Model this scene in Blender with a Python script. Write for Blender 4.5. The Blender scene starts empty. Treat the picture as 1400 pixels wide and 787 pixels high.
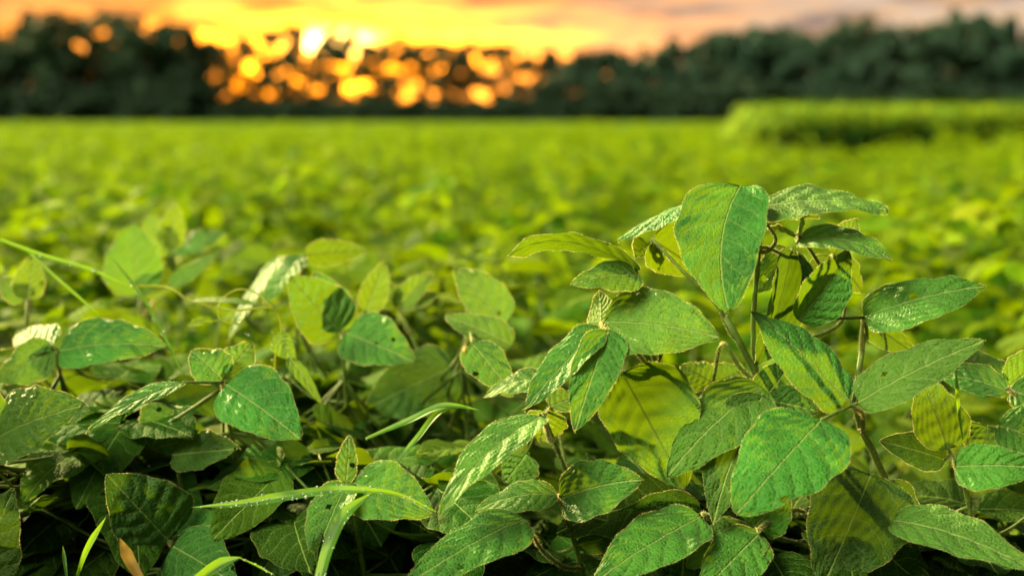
import bpy, math, random
import numpy as np
from mathutils import Vector
random.seed(7); rng = np.random.default_rng(7)
scene = bpy.context.scene; C = scene.collection
rad = math.radians
# ------------------------------------------------------------------ camera
F_PX, HOR, CAM_Z, FOC = 1944.0, 156.0, 1.10, 1.08
pitch = math.atan((393.5 - HOR) / F_PX)
cam_d = bpy.data.cameras.new('camera'); cam = bpy.data.objects.new('camera', cam_d); C.objects.link(cam)
cam.location = (0, 0, CAM_Z); cam.rotation_euler = (math.pi/2 - pitch, 0, 0)
cam_d.sensor_width = 36; cam_d.lens = 50; cam_d.clip_start = 0.05; cam_d.clip_end = 3000
cam_d.dof.use_dof = True; cam_d.dof.focus_distance = FOC; cam_d.dof.aperture_fstop = 3.7; cam_d.dof.aperture_blades = 9
scene.camera = cam
CAM = np.array([0, 0, CAM_Z]); RT = np.array([1., 0, 0])
FW = np.array([0, math.cos(pitch), -math.sin(pitch)]); UP = np.array([0, math.sin(pitch), math.cos(pitch)])
# ------------------------------------------------------------------ world, sun, exposure
SUN_AZ, SUN_EL = rad(-42.0), rad(19.0)
scene.view_settings.view_transform = 'Standard'; scene.view_settings.look = 'None'
scene.view_settings.exposure = 1.87; scene.view_settings.gamma = 1; scene.view_settings.use_curve_mapping = False
scene.render.engine = 'CYCLES'
cy = scene.cycles; cy.use_denoising = True; cy.max_bounces = 7; cy.diffuse_bounces = 1; cy.glossy_bounces = 2
cy.transmission_bounces = 5; cy.transparent_max_bounces = 6; cy.sample_clamp_indirect = 6; cy.sample_clamp_direct = 40
world = bpy.data.worlds.new('World'); scene.world = world; world.use_nodes = True
class NG:
    def __init__(s, tree): s.t = tree; s.t.nodes.clear()
    def n(s, typ, **k):
        nd = s.t.nodes.new(typ)
        for a, b in k.items(): setattr(nd, a, b)
        return nd
    def put(s, sock, v):
        if isinstance(v, bpy.types.NodeSocket): s.t.links.new(v, sock)
        elif v is not None: sock.default_value = v
    def m(s, op, a, b=None, c=None):
        nd = s.n('ShaderNodeMath', operation=op); s.put(nd.inputs[0], a)
        if b is not None: s.put(nd.inputs[1], b)
        if c is not None: s.put(nd.inputs[2], c)
        return nd.outputs[0]
    def mr(s, v, a, b, c=0., d=1., smooth=True):
        nd = s.n('ShaderNodeMapRange', interpolation_type='SMOOTHSTEP' if smooth else 'LINEAR')
        s.put(nd.inputs[0], v)
        for i, x in enumerate((a, b, c, d)): s.put(nd.inputs[1+i], x)
        return nd.outputs[0]
    def mix(s, f, a, b, blend='MIX'):
        nd = s.n('ShaderNodeMix', data_type='RGBA', blend_type=blend)
        s.put(nd.inputs[0], f)
        for i, x in ((6, a), (7, b)): s.put(nd.inputs[i], x if isinstance(x, bpy.types.NodeSocket) else (*x, 1))
        return nd.outputs[2]
    def noise(s, vec, scale, detail=3, rough=.5):
        nd = s.n('ShaderNodeTexNoise'); s.put(nd.inputs['Vector'], vec)
        nd.inputs['Scale'].default_value = scale; nd.inputs['Detail'].default_value = detail; nd.inputs['Roughness'].default_value = rough
        return nd.outputs['Fac']
    def xyz(s, x, y, z):
        nd = s.n('ShaderNodeCombineXYZ'); s.put(nd.inputs[0], x); s.put(nd.inputs[1], y); s.put(nd.inputs[2], z); return nd.outputs[0]
g = NG(world.node_tree)
tc = g.n('ShaderNodeTexCoord'); sp = g.n('ShaderNodeSeparateXYZ'); g.put(sp.inputs[0], tc.outputs['Generated'])
X_, Y_, Z_ = sp.outputs
az = g.m('ARCTAN2', X_, Y_); el = g.m('ARCSINE', Z_)
def lobe(a0, e0, sa, se):
    p = g.m('POWER', g.m('DIVIDE', g.m('ABSOLUTE', g.m('SUBTRACT', az, a0)), sa), 2.)
    q = g.m('POWER', g.m('DIVIDE', g.m('ABSOLUTE', g.m('SUBTRACT', el, e0)), se), 2.)
    return g.m('EXPONENT', g.m('MULTIPLY', g.m('ADD', p, q), -1.))
n1 = g.noise(g.xyz(g.m('MULTIPLY', az, 7.), g.m('MULTIPLY', el, 62.), 0.3), 1.0, 5, .6)
n2 = g.noise(g.xyz(g.m('MULTIPLY', az, 22.), g.m('MULTIPLY', el, 120.), 4.1), 1.0, 4, .6)
low = g.mix(g.mr(az, -0.15, 0.30), (.60, .19, .015), (.86, .62, .40))       # orange round the sun, cream to the right
mid = g.mix(g.mr(el, 0.03, 0.085), low, g.mix(g.mr(az, -0.15, 0.30), (.52, .25, .07), (.60, .47, .36)))
cloud = g.mix(g.mr(az, -0.1, 0.25), (.26, .12, .07), (.25, .19, .17))
seen = g.mix(g.mr(n1, .47, .62), mid, cloud)
seen = g.mix(g.mr(n2, .45, .62, 0., .5), seen, (.75, .42, .17))
upper = g.mix(g.mr(el, .5, 1.3), (.06, .065, .06), (.09, .10, .10))
base = g.mix(g.mr(el, .22, .95), g.mix(1., seen, (.36, .35, .34), 'MULTIPLY'), upper)
base = g.mix(g.m('MULTIPLY', g.mr(Y_, .1, -.4, 0., .88), g.mr(el, 1.0, .4)), base, (0., 0., 0.))
glow_w = lobe(rad(-7.4), rad(2.6), .20, .055); glow_m = lobe(rad(-7.0), rad(2.0), .125, .024); core = lobe(rad(-7.1), rad(2.7), .022, .0065)
mod = g.mr(n2, .38, .60, .12, 1.35)
def addc(a, f, col): return g.mix(1., a, g.mix(f, (0, 0, 0), col), 'ADD')
base = addc(base, g.m('MULTIPLY', glow_w, mod), (.42, .11, .0))
base = addc(base, g.m('MULTIPLY', glow_m, g.m('ADD', mod, .25)), (4.4, 1.22, .015))
base = addc(base, g.m('MULTIPLY', core, g.mr(n2, .42, .56, .03, 1.)), (13., 8., 2.))
# bright sky patch added unseen behind left: the soft main light of the front plants
dt = g.n('ShaderNodeVectorMath', operation='DOT_PRODUCT'); g.put(dt.inputs[0], tc.outputs['Generated']); dt.inputs[1].default_value = tuple(Vector((-.60, -.52, .60)).normalized())
base = addc(base, g.m('POWER', g.m('MAXIMUM', dt.outputs['Value'], 0.), 55.), (20., 19.4, 12.5))
bg1 = g.n('ShaderNodeBackground'); g.put(bg1.inputs[0], base); bg1.inputs[1].default_value = 0.95
sky = g.n('ShaderNodeTexSky', sky_type='NISHITA'); sky.sun_disc = False; sky.sun_elevation = SUN_EL; sky.sun_rotation = SUN_AZ
bg2 = g.n('ShaderNodeBackground'); g.put(bg2.inputs[0], g.mix(g.mr(el, .10, .60), (0, 0, 0), g.mix(.75, sky.outputs[0], (0, 0, 0)))); bg2.inputs[1].default_value = 0.05   # cloud bank hides the clear sky low down
ad = g.n('ShaderNodeAddShader'); g.put(ad.inputs[0], bg1.outputs[0]); g.put(ad.inputs[1], bg2.outputs[0])
wo = g.n('ShaderNodeOutputWorld'); g.put(wo.inputs[0], ad.outputs[0])
world.cycles.sampling_method = 'MANUAL'; world.cycles.sample_map_resolution = 2048
sun_d = bpy.data.lights.new('sun', 'SUN'); sun_d.energy = 5.0; sun_d.angle = rad(2.0); sun_d.color = (1, .79, .36)
sun = bpy.data.objects.new('sun', sun_d); C.objects.link(sun)
sv = Vector((math.sin(SUN_AZ)*math.cos(SUN_EL), math.cos(SUN_AZ)*math.cos(SUN_EL), math.sin(SUN_EL)))
sun.rotation_euler = sv.to_track_quat('Z', 'Y').to_euler()

# ------------------------------------------------------------------ materials
def new_mat(name):
    m = bpy.data.materials.new(name); m.use_nodes = True; return m, NG(m.node_tree)
def finish(g, sh): g.put(g.n('ShaderNodeOutputMaterial').inputs[0], sh)
def principled(g, col, rough=.5, spec=.5, normal=None, **k):
    b = g.n('ShaderNodeBsdfPrincipled'); g.put(b.inputs['Base Color'], col if isinstance(col, bpy.types.NodeSocket) else (*col, 1))
    g.put(b.inputs['Roughness'], rough); g.put(b.inputs['Specular IOR Level'], spec)
    if normal is not None: g.put(b.inputs['Normal'], normal)
    for a, v in k.items(): g.put(b.inputs[a], v)
    return b.outputs[0]
def simple(name, col, rough=.6, spec=.3, trans=0., tcol=None, nscale=60, var=.35):
    m, g = new_mat(name)
    tc = g.n('ShaderNodeTexCoord'); nz = g.noise(tc.outputs['Object'], nscale, 3)
    c = g.mix(g.mr(nz, .3, .7), [v*(1-var) for v in col], [v*(1+var) for v in col])
    sh = principled(g, c, rough, spec)
    if trans:
        t = g.n('ShaderNodeBsdfTranslucent'); g.put(t.inputs[0], (*(tcol or col), 1))
        x = g.n('ShaderNodeMixShader'); x.inputs[0].default_value = trans; g.put(x.inputs[1], sh); g.put(x.inputs[2], t.outputs[0]); sh = x.outputs[0]
    finish(g, sh); return m
def leaf_mat(name, fine=True, trans=.22, far=False, spec=.26, rough=.60, dark=1.):
    m, g = new_mat(name)
    uv = g.n('ShaderNodeAttribute', attribute_name='UVMap').outputs['Vector']
    lc = g.n('ShaderNodeAttribute', attribute_name='lc').outputs['Vector']
    su = g.n('ShaderNodeSeparateXYZ'); g.put(su.inputs[0], uv); u, v = su.outputs[0], su.outputs[1]
    sl = g.n('ShaderNodeSeparateXYZ'); g.put(sl.inputs[0], lc); seed = sl.outputs[2]
    tint = g.n('ShaderNodeAttribute', attribute_name='tint').outputs['Fac']
    s = g.m('ABSOLUTE', g.m('SUBTRACT', g.m('MULTIPLY', v, 2.), 1.))
    NV = g.m('MULTIPLY_ADD', g.m('FRACT', g.m('MULTIPLY', seed, 3.7)), 2.2, 5.4)
    p = g.m('ADD', g.m('MULTIPLY', g.m('SUBTRACT', u, g.m('MULTIPLY', g.m('POWER', s, 1.25), .24)), NV), g.mr(g.noise(lc, 45., 2), .3, .7, -.16, .16))
    pc = g.m('FRACT', g.m('ADD', p, 3.)); dist = g.m('MINIMUM', pc, g.m('SUBTRACT', 1., pc))
    ridge = g.m('ABSOLUTE', sl.outputs[1])
    midw = g.mr(ridge, .0003, .0011, 1., 0.)
    sec = g.m('MULTIPLY', g.mr(dist, .0, .085, 1., 0.), g.mr(s, .80, .97, 1., .2))
    nz = g.noise(lc, 22., 3); nf = g.noise(lc, 160., 3)
    green = g.mix(g.mr(nz, .35, .65), (.028, .110, .008), (.064, .200, .016))
    if far: green = g.mix(g.mr(nz, .35, .65), (.010, .062, .001), (.042, .135, .003))
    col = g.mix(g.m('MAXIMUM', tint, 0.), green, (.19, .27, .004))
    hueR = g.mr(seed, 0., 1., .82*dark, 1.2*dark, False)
    hs = g.n('ShaderNodeHueSaturation'); g.put(hs.inputs['Color'], col); g.put(hs.inputs['Value'], g.m('MULTIPLY', hueR, g.mr(tint, -1., 0., .50, 1., False)))  # negative tint: shade of the deep foliage put into the leaf colour
    g.put(hs.inputs['Hue'], g.mr(g.m('FRACT', g.m('MULTIPLY', seed, 7.31)), 0., 1., .478, .525, False)); col = hs.outputs[0]
    if not fine:
        sh = principled(g, col, .70, .06)
        tcl = g.mix(.62, col, (.32, .50, .0))
        t = g.n('ShaderNodeBsdfTranslucent'); g.put(t.inputs[0], tcl)
    else:
        vo = g.n('ShaderNodeTexVoronoi', feature='DISTANCE_TO_EDGE'); g.put(vo.inputs['Vector'], lc); vo.inputs['Scale'].default_value = 330
        ter = g.mr(vo.outputs['Distance'], .0, .16, 1., 0.)
        vein = g.m('MINIMUM', 1., g.m('ADD', g.m('MULTIPLY', midw, .85), g.m('ADD', g.m('MULTIPLY', sec, .26), g.m('MULTIPLY', ter, .13))))
        geo = g.n('ShaderNodeNewGeometry'); back = geo.outputs['Backfacing']
        col = g.mix(vein, col, (.22, .33, .07))
        edge = g.mr(s, .96, 1.0, 0., .25); col = g.mix(edge, col, (.42, .36, .10))
        fleck = g.mr(g.noise(lc, 420., 2), .66, .76, 0., .35); col = g.mix(fleck, col, (.25, .32, .10))
        blem = g.mr(g.noise(lc, 75., 4, .7), .66, .74, 0., .65); col = g.mix(blem, col, (.16, .15, .035))
        col2 = g.mix(back, col, g.mix(.5, col, (.06, .15, .015)))
        quilt = g.m('ABSOLUTE', g.m('SINE', g.m('MULTIPLY', p, math.pi)))
        h = g.m('ADD', g.m('MULTIPLY', quilt, .5), g.m('ADD', g.m('MULTIPLY', g.mr(vo.outputs['Distance'], 0., .35), .30), g.m('MULTIPLY', nf, .35)))
        h = g.m('SUBTRACT', h, g.m('MULTIPLY', midw, .5))
        bp = g.n('ShaderNodeBump'); bp.inputs['Strength'].default_value = 1.; bp.inputs['Distance'].default_value = .0019; g.put(bp.inputs['Height'], h)
        rg = g.mr(back, 0., 1., rough, .72, False)
        sh = principled(g, col2, rg, spec, bp.outputs[0], **{'Sheen Weight': .07 if dark == 1. else 0., 'Sheen Roughness': .35, 'Sheen Tint': (1., .95, .75, 1)})
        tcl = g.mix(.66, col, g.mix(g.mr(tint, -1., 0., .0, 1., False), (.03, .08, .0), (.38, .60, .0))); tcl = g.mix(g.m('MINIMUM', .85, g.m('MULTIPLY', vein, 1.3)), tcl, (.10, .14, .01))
        t = g.n('ShaderNodeBsdfTranslucent'); g.put(t.inputs[0], tcl)
    x = g.n('ShaderNodeMixShader'); x.inputs[0].default_value = trans; g.put(x.inputs[1], sh); g.put(x.inputs[2], t.outputs[0])
    finish(g, x.outputs[0]); return m
M_LEAF = leaf_mat('soy_leaf'); M_LEAFN = leaf_mat('soy_leaf_shaded', spec=.03, rough=.7, dark=.62); M_LEAFF = leaf_mat('soy_leaf_field', False, .40, True)  # M_LEAFN: canopy shade put into a darker leaf colour
M_STEM = simple('soy_stem', (.085, .14, .02), .6, .25, .15, (.4, .45, .05), 90)
M_OLD = simple('woody_stem', (.09, .075, .035), .7, .3, 0, None, 120)
M_HAIR = simple('leaf_hair', (.55, .50, .22), .5, .4, .55, (.95, .8, .35), 50, .15)
M_GRASS = simple('grass_blade', (.06, .17, .012), .5, .3, .38, (.28, .50, .01), 40)
M_VINE = simple('vine', (.17, .25, .015), .4, .4, .4, (.7, .7, .06), 40)
M_DRY = simple('dry_leaf', (.45, .24, .03), .6, .3, .4, (.7, .4, .03), 60)
m, g = new_mat('dew'); b = g.n('ShaderNodeBsdfPrincipled'); b.inputs['Base Color'].default_value = (1, 1, 1, 1); b.inputs['Roughness'].default_value = .04
b.inputs['IOR'].default_value = 1.33; b.inputs['Transmission Weight'].default_value = .75; b.inputs['Specular IOR Level'].default_value = .9; finish(g, b.outputs[0]); M_DEW = m
# ------------------------------------------------------------------ mesh collector
class MB:
    def __init__(s): s.v = []; s.f = []; s.mi = []; s.uv = []; s.lc = []; s.ti = []; s.n = 0
    def add(s, v, f, mi=0, uv=None, lc=None, ti=0.):
        k = len(v); f = np.asarray(f)
        if f.shape[1] == 3: f = np.concatenate([f, -np.ones((len(f), 1), int)], 1)
        s.v.append(v); s.f.append(np.where(f < 0, -1, f + s.n)); s.mi.append(np.full(len(f), mi))
        s.uv.append(np.zeros((k, 2)) if uv is None else uv); s.lc.append(np.zeros((k, 3)) if lc is None else lc)
        s.ti.append(np.full(k, ti, float)); s.n += k
    def mesh(s, name, mats, smooth=True, origin=None):
        v = np.concatenate(s.v).astype(np.float32); f = np.concatenate(s.f); mi = np.concatenate(s.mi)
        if origin is not None: v = v - np.asarray(origin, np.float32)
        q = f[:, 3] >= 0; cnt = np.where(q, 4, 3); st = np.concatenate([[0], np.cumsum(cnt)[:-1]])
        flat = f.reshape(-1); flat = flat[flat >= 0]
        me = bpy.data.meshes.new(name); me.vertices.add(len(v)); me.loops.add(len(flat)); me.polygons.add(len(f))
        me.vertices.foreach_set('co', v.ravel()); me.loops.foreach_set('vertex_index', flat.astype(np.int32))
        me.polygons.foreach_set('loop_start', st.astype(np.int32))
        me.polygons.foreach_set('material_index', mi.astype(np.int32)); me.polygons.foreach_set('use_smooth', np.full(len(f), smooth))
        uvl = me.uv_layers.new(name='UVMap'); uvl.data.foreach_set('uv', np.concatenate(s.uv)[flat].astype(np.float32).ravel())
        a = me.attributes.new('lc', 'FLOAT_VECTOR', 'POINT'); a.data.foreach_set('vector', np.concatenate(s.lc).astype(np.float32).ravel())
        a = me.attributes.new('tint', 'FLOAT', 'POINT'); a.data.foreach_set('value', np.concatenate(s.ti).astype(np.float32))
        for mm in mats: me.materials.append(mm)
        me.update(calc_edges=True); return me
    def obj(s, name, mats, parent=None, smooth=True, origin=None):
        o = bpy.data.objects.new(name, s.mesh(name, mats, smooth, origin)); C.objects.link(o)
        if parent is not None: o.parent = parent
        return o
def tag(o, label, cat, group=None, kind=None):
    o['label'] = label
    if cat: o['category'] = cat
    if group: o['group'] = group
    if kind: o['kind'] = kind
    return o
def empty(name, loc, rz=0):
    o = bpy.data.objects.new(name, None); C.objects.link(o); o.location = loc; o.rotation_euler = (0, 0, rz); o.empty_display_size = .05; return o
def nrm(a): a = np.asarray(a, float); return a/(np.linalg.norm(a)+1e-12)
def P(px, py, d): d = d if d > 50 else d; return CAM + FW*d + RT*((px-700)/F_PX*d) + UP*((393.5-py)/F_PX*d)
def Q(t): return P(t[0], t[1], FOC + t[2]/100)          # (x, y, cm behind the focused plane)
def H3(n): return RT*n[0] + UP*n[1] - FW*n[2]

def grid_faces(nu, nv):
    i, j = np.meshgrid(np.arange(nu), np.arange(nv), indexing='ij'); a = i*(nv+1)+j
    return np.stack([a, a+nv+1, a+nv+2, a+1], -1).reshape(-1, 4)
def leaflet(mb, B, T, W, N, arch=.3, fold=.15, cup=.1, bend=0., twist=0., res=(8, 6), tint=0., quilt=1., hairs=0, shape=.62, wave=.03, seed=None, rnd=.70):
    """one soybean leaflet: ovate blade from B (base) to T (tip), full width W, upper face towards N"""
    B = np.asarray(B, float); T = np.asarray(T, float); L = np.linalg.norm(T-B); x = (T-B)/L
    z = np.asarray(N, float); z = nrm(z - x*np.dot(z, x)); y = np.cross(z, x)
    nu, nv = res; seed = random.random() if seed is None else seed
    u = np.linspace(0, 1, nu+1)[:, None]; u = (u + .35*(u*u*(3-2*u)-u)) if nu > 6 else u
    s = np.linspace(-1, 1, nv+1)[None, :]; s = np.sign(s)*np.abs(s)**.85 if nv > 4 else s
    asym = 1 + .10*math.sin(seed*40)*np.sign(s)
    hw = W/2*np.sin(math.pi*np.clip(u, 1e-4, 1)**shape)**rnd*(1-.10*u)*asym
    hw = hw*(1 + .03*np.sin(u*23+seed*9))
    ph = seed*6.28
    yy = hw*s; aa = np.abs(s)
    zz = np.abs(yy)*math.sin(fold) - cup*hw*aa**2 + wave*W*np.sin(u*9+ph+np.sign(s)*1.3)*aa**2 + wave*.6*W*np.sin(u*19+ph*2+np.sign(s))*aa**3
    yy = yy*math.cos(fold)
    if quilt:
        p = (5.4+2.2*((seed*3.7) % 1))*(u - .24*aa**1.25)
        zz = zz + quilt*(.010+.009*((seed*5.3) % 1))*W*(np.abs(np.sin(math.pi*p))-.6)*(1-aa**6)*np.minimum(1, aa*5)*np.minimum(1, u*8)*np.minimum(1, (1-u)*6)
        zz = zz + quilt*.012*W*np.sin(u*31+s*17+ph)*np.sin(s*13-u*7+ph)
    tw = twist*(u-.3); y2 = yy*np.cos(tw)-zz*np.sin(tw); z2 = yy*np.sin(tw)+zz*np.cos(tw)
    mz = arch*L*u*(1-u)*.5 + .05*L*np.sin(u*3.1+ph)*arch; my = bend*L*u*(1-u)
    xs = u*L + 0*s - .10*hw*aa*(u < .5)*(1-2*u)*aa
    V = B + xs[..., None]*x + (y2+my)[..., None]*y + (z2+mz)[..., None]*z
    Vf = V.reshape(-1, 3)
    uv = np.stack([u+0*s, (s+1)/2+0*u], -1).reshape(-1, 2)
    lc = np.stack([u*L+0*s+seed*3, hw*s, 0*u+0*s+seed], -1).reshape(-1, 3)
    fc = grid_faces(nu, nv)
    if nu > 40 and (seed*17) % 1 < .35:
        ctr = Vf[fc[:, 0]]
        for q in range(1+int(seed*29) % 3):
            hc = ctr[int((seed*1000*(q+3)) % 1*len(ctr))]; dd = np.linalg.norm(ctr-hc, axis=1)
            fc, ctr = fc[dd > (.0016 + .0016*((seed*77*(q+1)) % 1))], ctr[dd > (.0016 + .0016*((seed*77*(q+1)) % 1))]
    mb.add(Vf, fc, 0, uv, lc, tint)
    if hairs:
        ev = np.concatenate([V[:, 0], V[::-1, -1]]); inn = np.concatenate([V[:, 1], V[::-1, -2]])
        k = rng.random(hairs)*(len(ev)-2); i = k.astype(int); fr = (k-i)[:, None]
        p0 = ev[i]*(1-fr)+ev[i+1]*fr; out = ev[i]-inn[i]; out /= (np.linalg.norm(out, axis=1)[:, None]+1e-9)
        d = out + rng.normal(0, .55, (hairs, 3)); d /= np.linalg.norm(d, axis=1)[:, None]
        ln = rng.uniform(.0005, .0014, (hairs, 1)); sd = np.cross(d, rng.normal(0, 1, (hairs, 3))); sd /= np.linalg.norm(sd, axis=1)[:, None]; sd *= .00009
        vv = np.stack([p0-sd, p0+sd, p0+d*ln], 1).reshape(-1, 3)
        mb.add(vv, np.arange(hairs*3).reshape(-1, 3), 1)
def spline(pts, n):
    p = np.asarray(pts, float)
    if len(p) == 2: t = np.linspace(0, 1, n)[:, None]; return p[0]*(1-t)+p[1]*t
    dl = np.linalg.norm(np.diff(p, axis=0), axis=1)+1e-9; T = np.concatenate([[0], np.cumsum(dl)]); m = len(p)
    sl = np.diff(p, axis=0)/dl[:, None]; tg = np.zeros_like(p); tg[0] = sl[0]; tg[-1] = sl[-1]
    tg[1:-1] = (sl[:-1]*dl[1:, None]+sl[1:]*dl[:-1, None])/(dl[1:]+dl[:-1])[:, None]; out = []
    for t in np.linspace(0, T[-1], n):
        i = min(m-2, int(np.searchsorted(T, t, 'right'))-1); h = dl[i]; f = (t-T[i])/h
        out.append((2*f**3-3*f*f+1)*p[i]+(f**3-2*f*f+f)*h*tg[i]+(-2*f**3+3*f*f)*p[i+1]+(f**3-f*f)*h*tg[i+1])
    return np.array(out)
def tube(mb, pts, r0, r1, n=14, k=8, mi=0, hairs=0, hmi=1, tint=0., bumpy=0.):
    c = spline(pts, n); t = np.gradient(c, axis=0); t /= np.linalg.norm(t, axis=1)[:, None]
    a = np.cross(t, [0.31, .2, .93]); a /= np.linalg.norm(a, axis=1)[:, None]; b = np.cross(t, a)
    r = np.linspace(r0, r1, n)[:, None, None]; th = np.linspace(0, 2*math.pi, k, endpoint=False)
    if bumpy: r = r*(1+bumpy*np.sin(np.linspace(0, 11, n)*2.2))[:, None, None] if False else r*(1+bumpy*rng.normal(0, 1, (n, 1, 1)))
    V = c[:, None] + r*(np.cos(th)[None, :, None]*a[:, None] + np.sin(th)[None, :, None]*b[:, None])
    i, j = np.meshgrid(np.arange(n-1), np.arange(k), indexing='ij'); j2 = (j+1) % k
    f = np.stack([i*k+j, i*k+j2, (i+1)*k+j2, (i+1)*k+j], -1).reshape(-1, 4)
    vv = V.reshape(-1, 3); base = len(vv); vv = np.concatenate([vv, c[:1], c[-1:]])
    jj = np.arange(k); cap = np.concatenate([np.stack([np.full(k, base), (jj+1) % k, jj, -np.ones(k, int)], 1), np.stack([np.full(k, base+1), (n-1)*k+jj, (n-1)*k+(jj+1) % k, -np.ones(k, int)], 1)])
    mb.add(vv, np.concatenate([f, cap]), mi, None, np.concatenate([vv[:, :2], np.zeros((len(vv), 1))], 1), tint)
    if hairs:
        ii = rng.integers(0, n-1, hairs); tt = rng.random((hairs, 1)); an = rng.random(hairs)*6.283
        o = np.cos(an)[:, None]*a[ii]+np.sin(an)[:, None]*b[ii]; p0 = c[ii]*(1-tt)+c[ii+1]*tt + o*(r[ii, 0]*.95)
        d = o + rng.normal(0, .3, (hairs, 3)); ln = rng.uniform(.0007, .0019, (hairs, 1)); sd = np.cross(d, t[ii])*.00008
        mb.add(np.stack([p0-sd, p0+sd, p0+d*ln], 1).reshape(-1, 3), np.arange(hairs*3).reshape(-1, 3), hmi)
    return c
# ------------------------------------------------------------------ setting: ground
def sheet(name, x0, x1, y0, y1, z, mat, nx=1, ny=1, label=None):
    mb = MB(); xs = np.linspace(x0, x1, nx+1); ys = np.linspace(y0, y1, ny+1)
    X, Y = np.meshgrid(xs, ys, indexing='ij'); V = np.stack([X, Y, X*0+z], -1).reshape(-1, 3)
    mb.add(V, grid_faces(nx, ny)); o = mb.obj(name, [mat], None, False)
    tag(o, label or name, name.replace('_', ' '), None, 'structure'); return o
def ground_mat(name, a, b, sc, c=None, sc2=.05):
    m, g = new_mat(name); tc = g.n('ShaderNodeTexCoord'); v = tc.outputs['Object']
    col = g.mix(g.mr(g.noise(v, sc, 6, .65), .35, .65), a, b)
    if c: col = g.mix(g.mr(g.noise(v, sc2, 3), .4, .65), col, c)
    bp = g.n('ShaderNodeBump'); bp.inputs['Strength'].default_value = .8; bp.inputs['Distance'].default_value = .06; g.put(bp.inputs['Height'], g.noise(v, sc, 5))
    finish(g, principled(g, col, 1., 0., bp.outputs[0])); return m
M_SOIL = ground_mat('soil', (.018, .013, .008), (.04, .03, .018), 9)
M_MEADOW = ground_mat('meadow', (.045, .11, .014), (.08, .16, .02), .9, (.08, .13, .02), .04)
M_TAN = ground_mat('track', (.05, .08, .02), (.07, .095, .025), .8)
sheet('ground', -900, 900, -900, 1600, 0, M_SOIL, label='dark soil ground under the whole field')
sheet('meadow', -500, 500, 46, 212, .02, M_MEADOW, label='flat green meadow between soybean field and forest edge')
sheet('farm_track', -500, 500, 196, 209, .03, M_TAN, label='pale grassy farm track running along the forest edge')

# ------------------------------------------------------------------ trees
M_BARK = simple('bark', (.07, .05, .035), .9, .1, 0, None, 3)
def foliage_mat(name, a, b, tr):
    m, g = new_mat(name); tc = g.n('ShaderNodeTexCoord'); oi = g.n('ShaderNodeObjectInfo')
    c = g.mix(g.mr(g.noise(tc.outputs['Object'], .9, 3), .35, .65), a, b)
    c = g.mix(g.m('MULTIPLY', oi.outputs['Random'], .5), c, (.05, .085, .05))
    sh = principled(g, c, .7, .15); t = g.n('ShaderNodeBsdfTranslucent'); g.put(t.inputs[0], g.mix(.4, c, (.14, .17, .01)))
    x = g.n('ShaderNodeMixShader'); x.inputs[0].default_value = tr; g.put(x.inputs[1], sh); g.put(x.inputs[2], t.outputs[0]); finish(g, x.outputs[0]); return m
M_TREE = foliage_mat('tree_foliage', (.018, .042, .024), (.032, .066, .034), .10)
M_TREER = foliage_mat('tree_foliage_hazed', (.028, .062, .042), (.045, .095, .056), .10)  # right-hand trees: haze put into a paler, bluer leaf colour
TD = 228.0
def crown_mesh(H, R, z0, n, size, lacy, sd):
    r = np.random.default_rng(sd); mb = MB(); nc = 26 if not lacy else 30
    ce = []; 
    for i in range(nc):
        h = r.random()**.8; w = R*(math.sin(math.pi*min(1, .18+.80*(1-h)))**.7)
        a = r.random()*6.283; q = math.sqrt(r.random())*w*.85
        ce.append((math.cos(a)*q, math.sin(a)*q, z0+(H-z0)*h*.93, R*r.uniform(.20, .42)*(1.1-.4*h)))
    ce = np.array(ce); i = r.integers(0, nc, n); d = r.normal(0, 1, (n, 3)); d /= np.linalg.norm(d, axis=1)[:, None]
    p = ce[i, :3] + d*(r.random((n, 1))**.4)*ce[i, 3:4]*np.array([1, 1, .75])
    keep = p[:, 2] > .3; p = p[keep]; n = len(p)
    a = r.normal(0, 1, (n, 3)); a /= np.linalg.norm(a, axis=1)[:, None]; b = np.cross(a, r.normal(0, 1, (n, 3))); b /= np.linalg.norm(b, axis=1)[:, None]
    s = size*r.uniform(.5, 1.2, (n, 1)); V = np.stack([p-a*s, p-b*s*.6, p+a*s, p+b*s*.6], 1).reshape(-1, 3)
    mb.add(V, np.arange(n*4).reshape(-1, 4)); return mb.mesh('crown', [M_TREE], False)
def trunk_mesh(H, r0, sd):
    r = np.random.default_rng(sd); mb = MB(); top = H*.86; lean = r.normal(0, .25, 2)
    tube(mb, [(0, 0, -.3), (lean[0]*.4, lean[1]*.4, top*.4), (lean[0], lean[1], top)], r0, r0*.2, 8, 7, bumpy=.03)
    for k in range(9):
        z = top*r.uniform(.3, .9); a = r.random()*6.283; l = H*r.uniform(.12, .24)*(1.2-z/H)
        o = np.array([lean[0]*z/top, lean[1]*z/top, z]); e = o+np.array([math.cos(a)*l, math.sin(a)*l, l*.6])
        tube(mb, [o, (o+e)/2+[0, 0, .15*l], e], r0*.32, r0*.08, 5, 5)
    return mb.mesh('trunk', [M_BARK])
dense = [(crown_mesh(10, 3.9, .6, 2300, .55, False, 10+i), trunk_mesh(10, .26, 10+i)) for i in range(6)]
lacy = [(crown_mesh(10, 3.8, 1.0, 1300, .40, True, 40+i), trunk_mesh(10, .18, 40+i)) for i in range(5)]
shrub = [crown_mesh(4.2, 3.2, .1, 1100, .42, False, 70+i) for i in range(4)]
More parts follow.
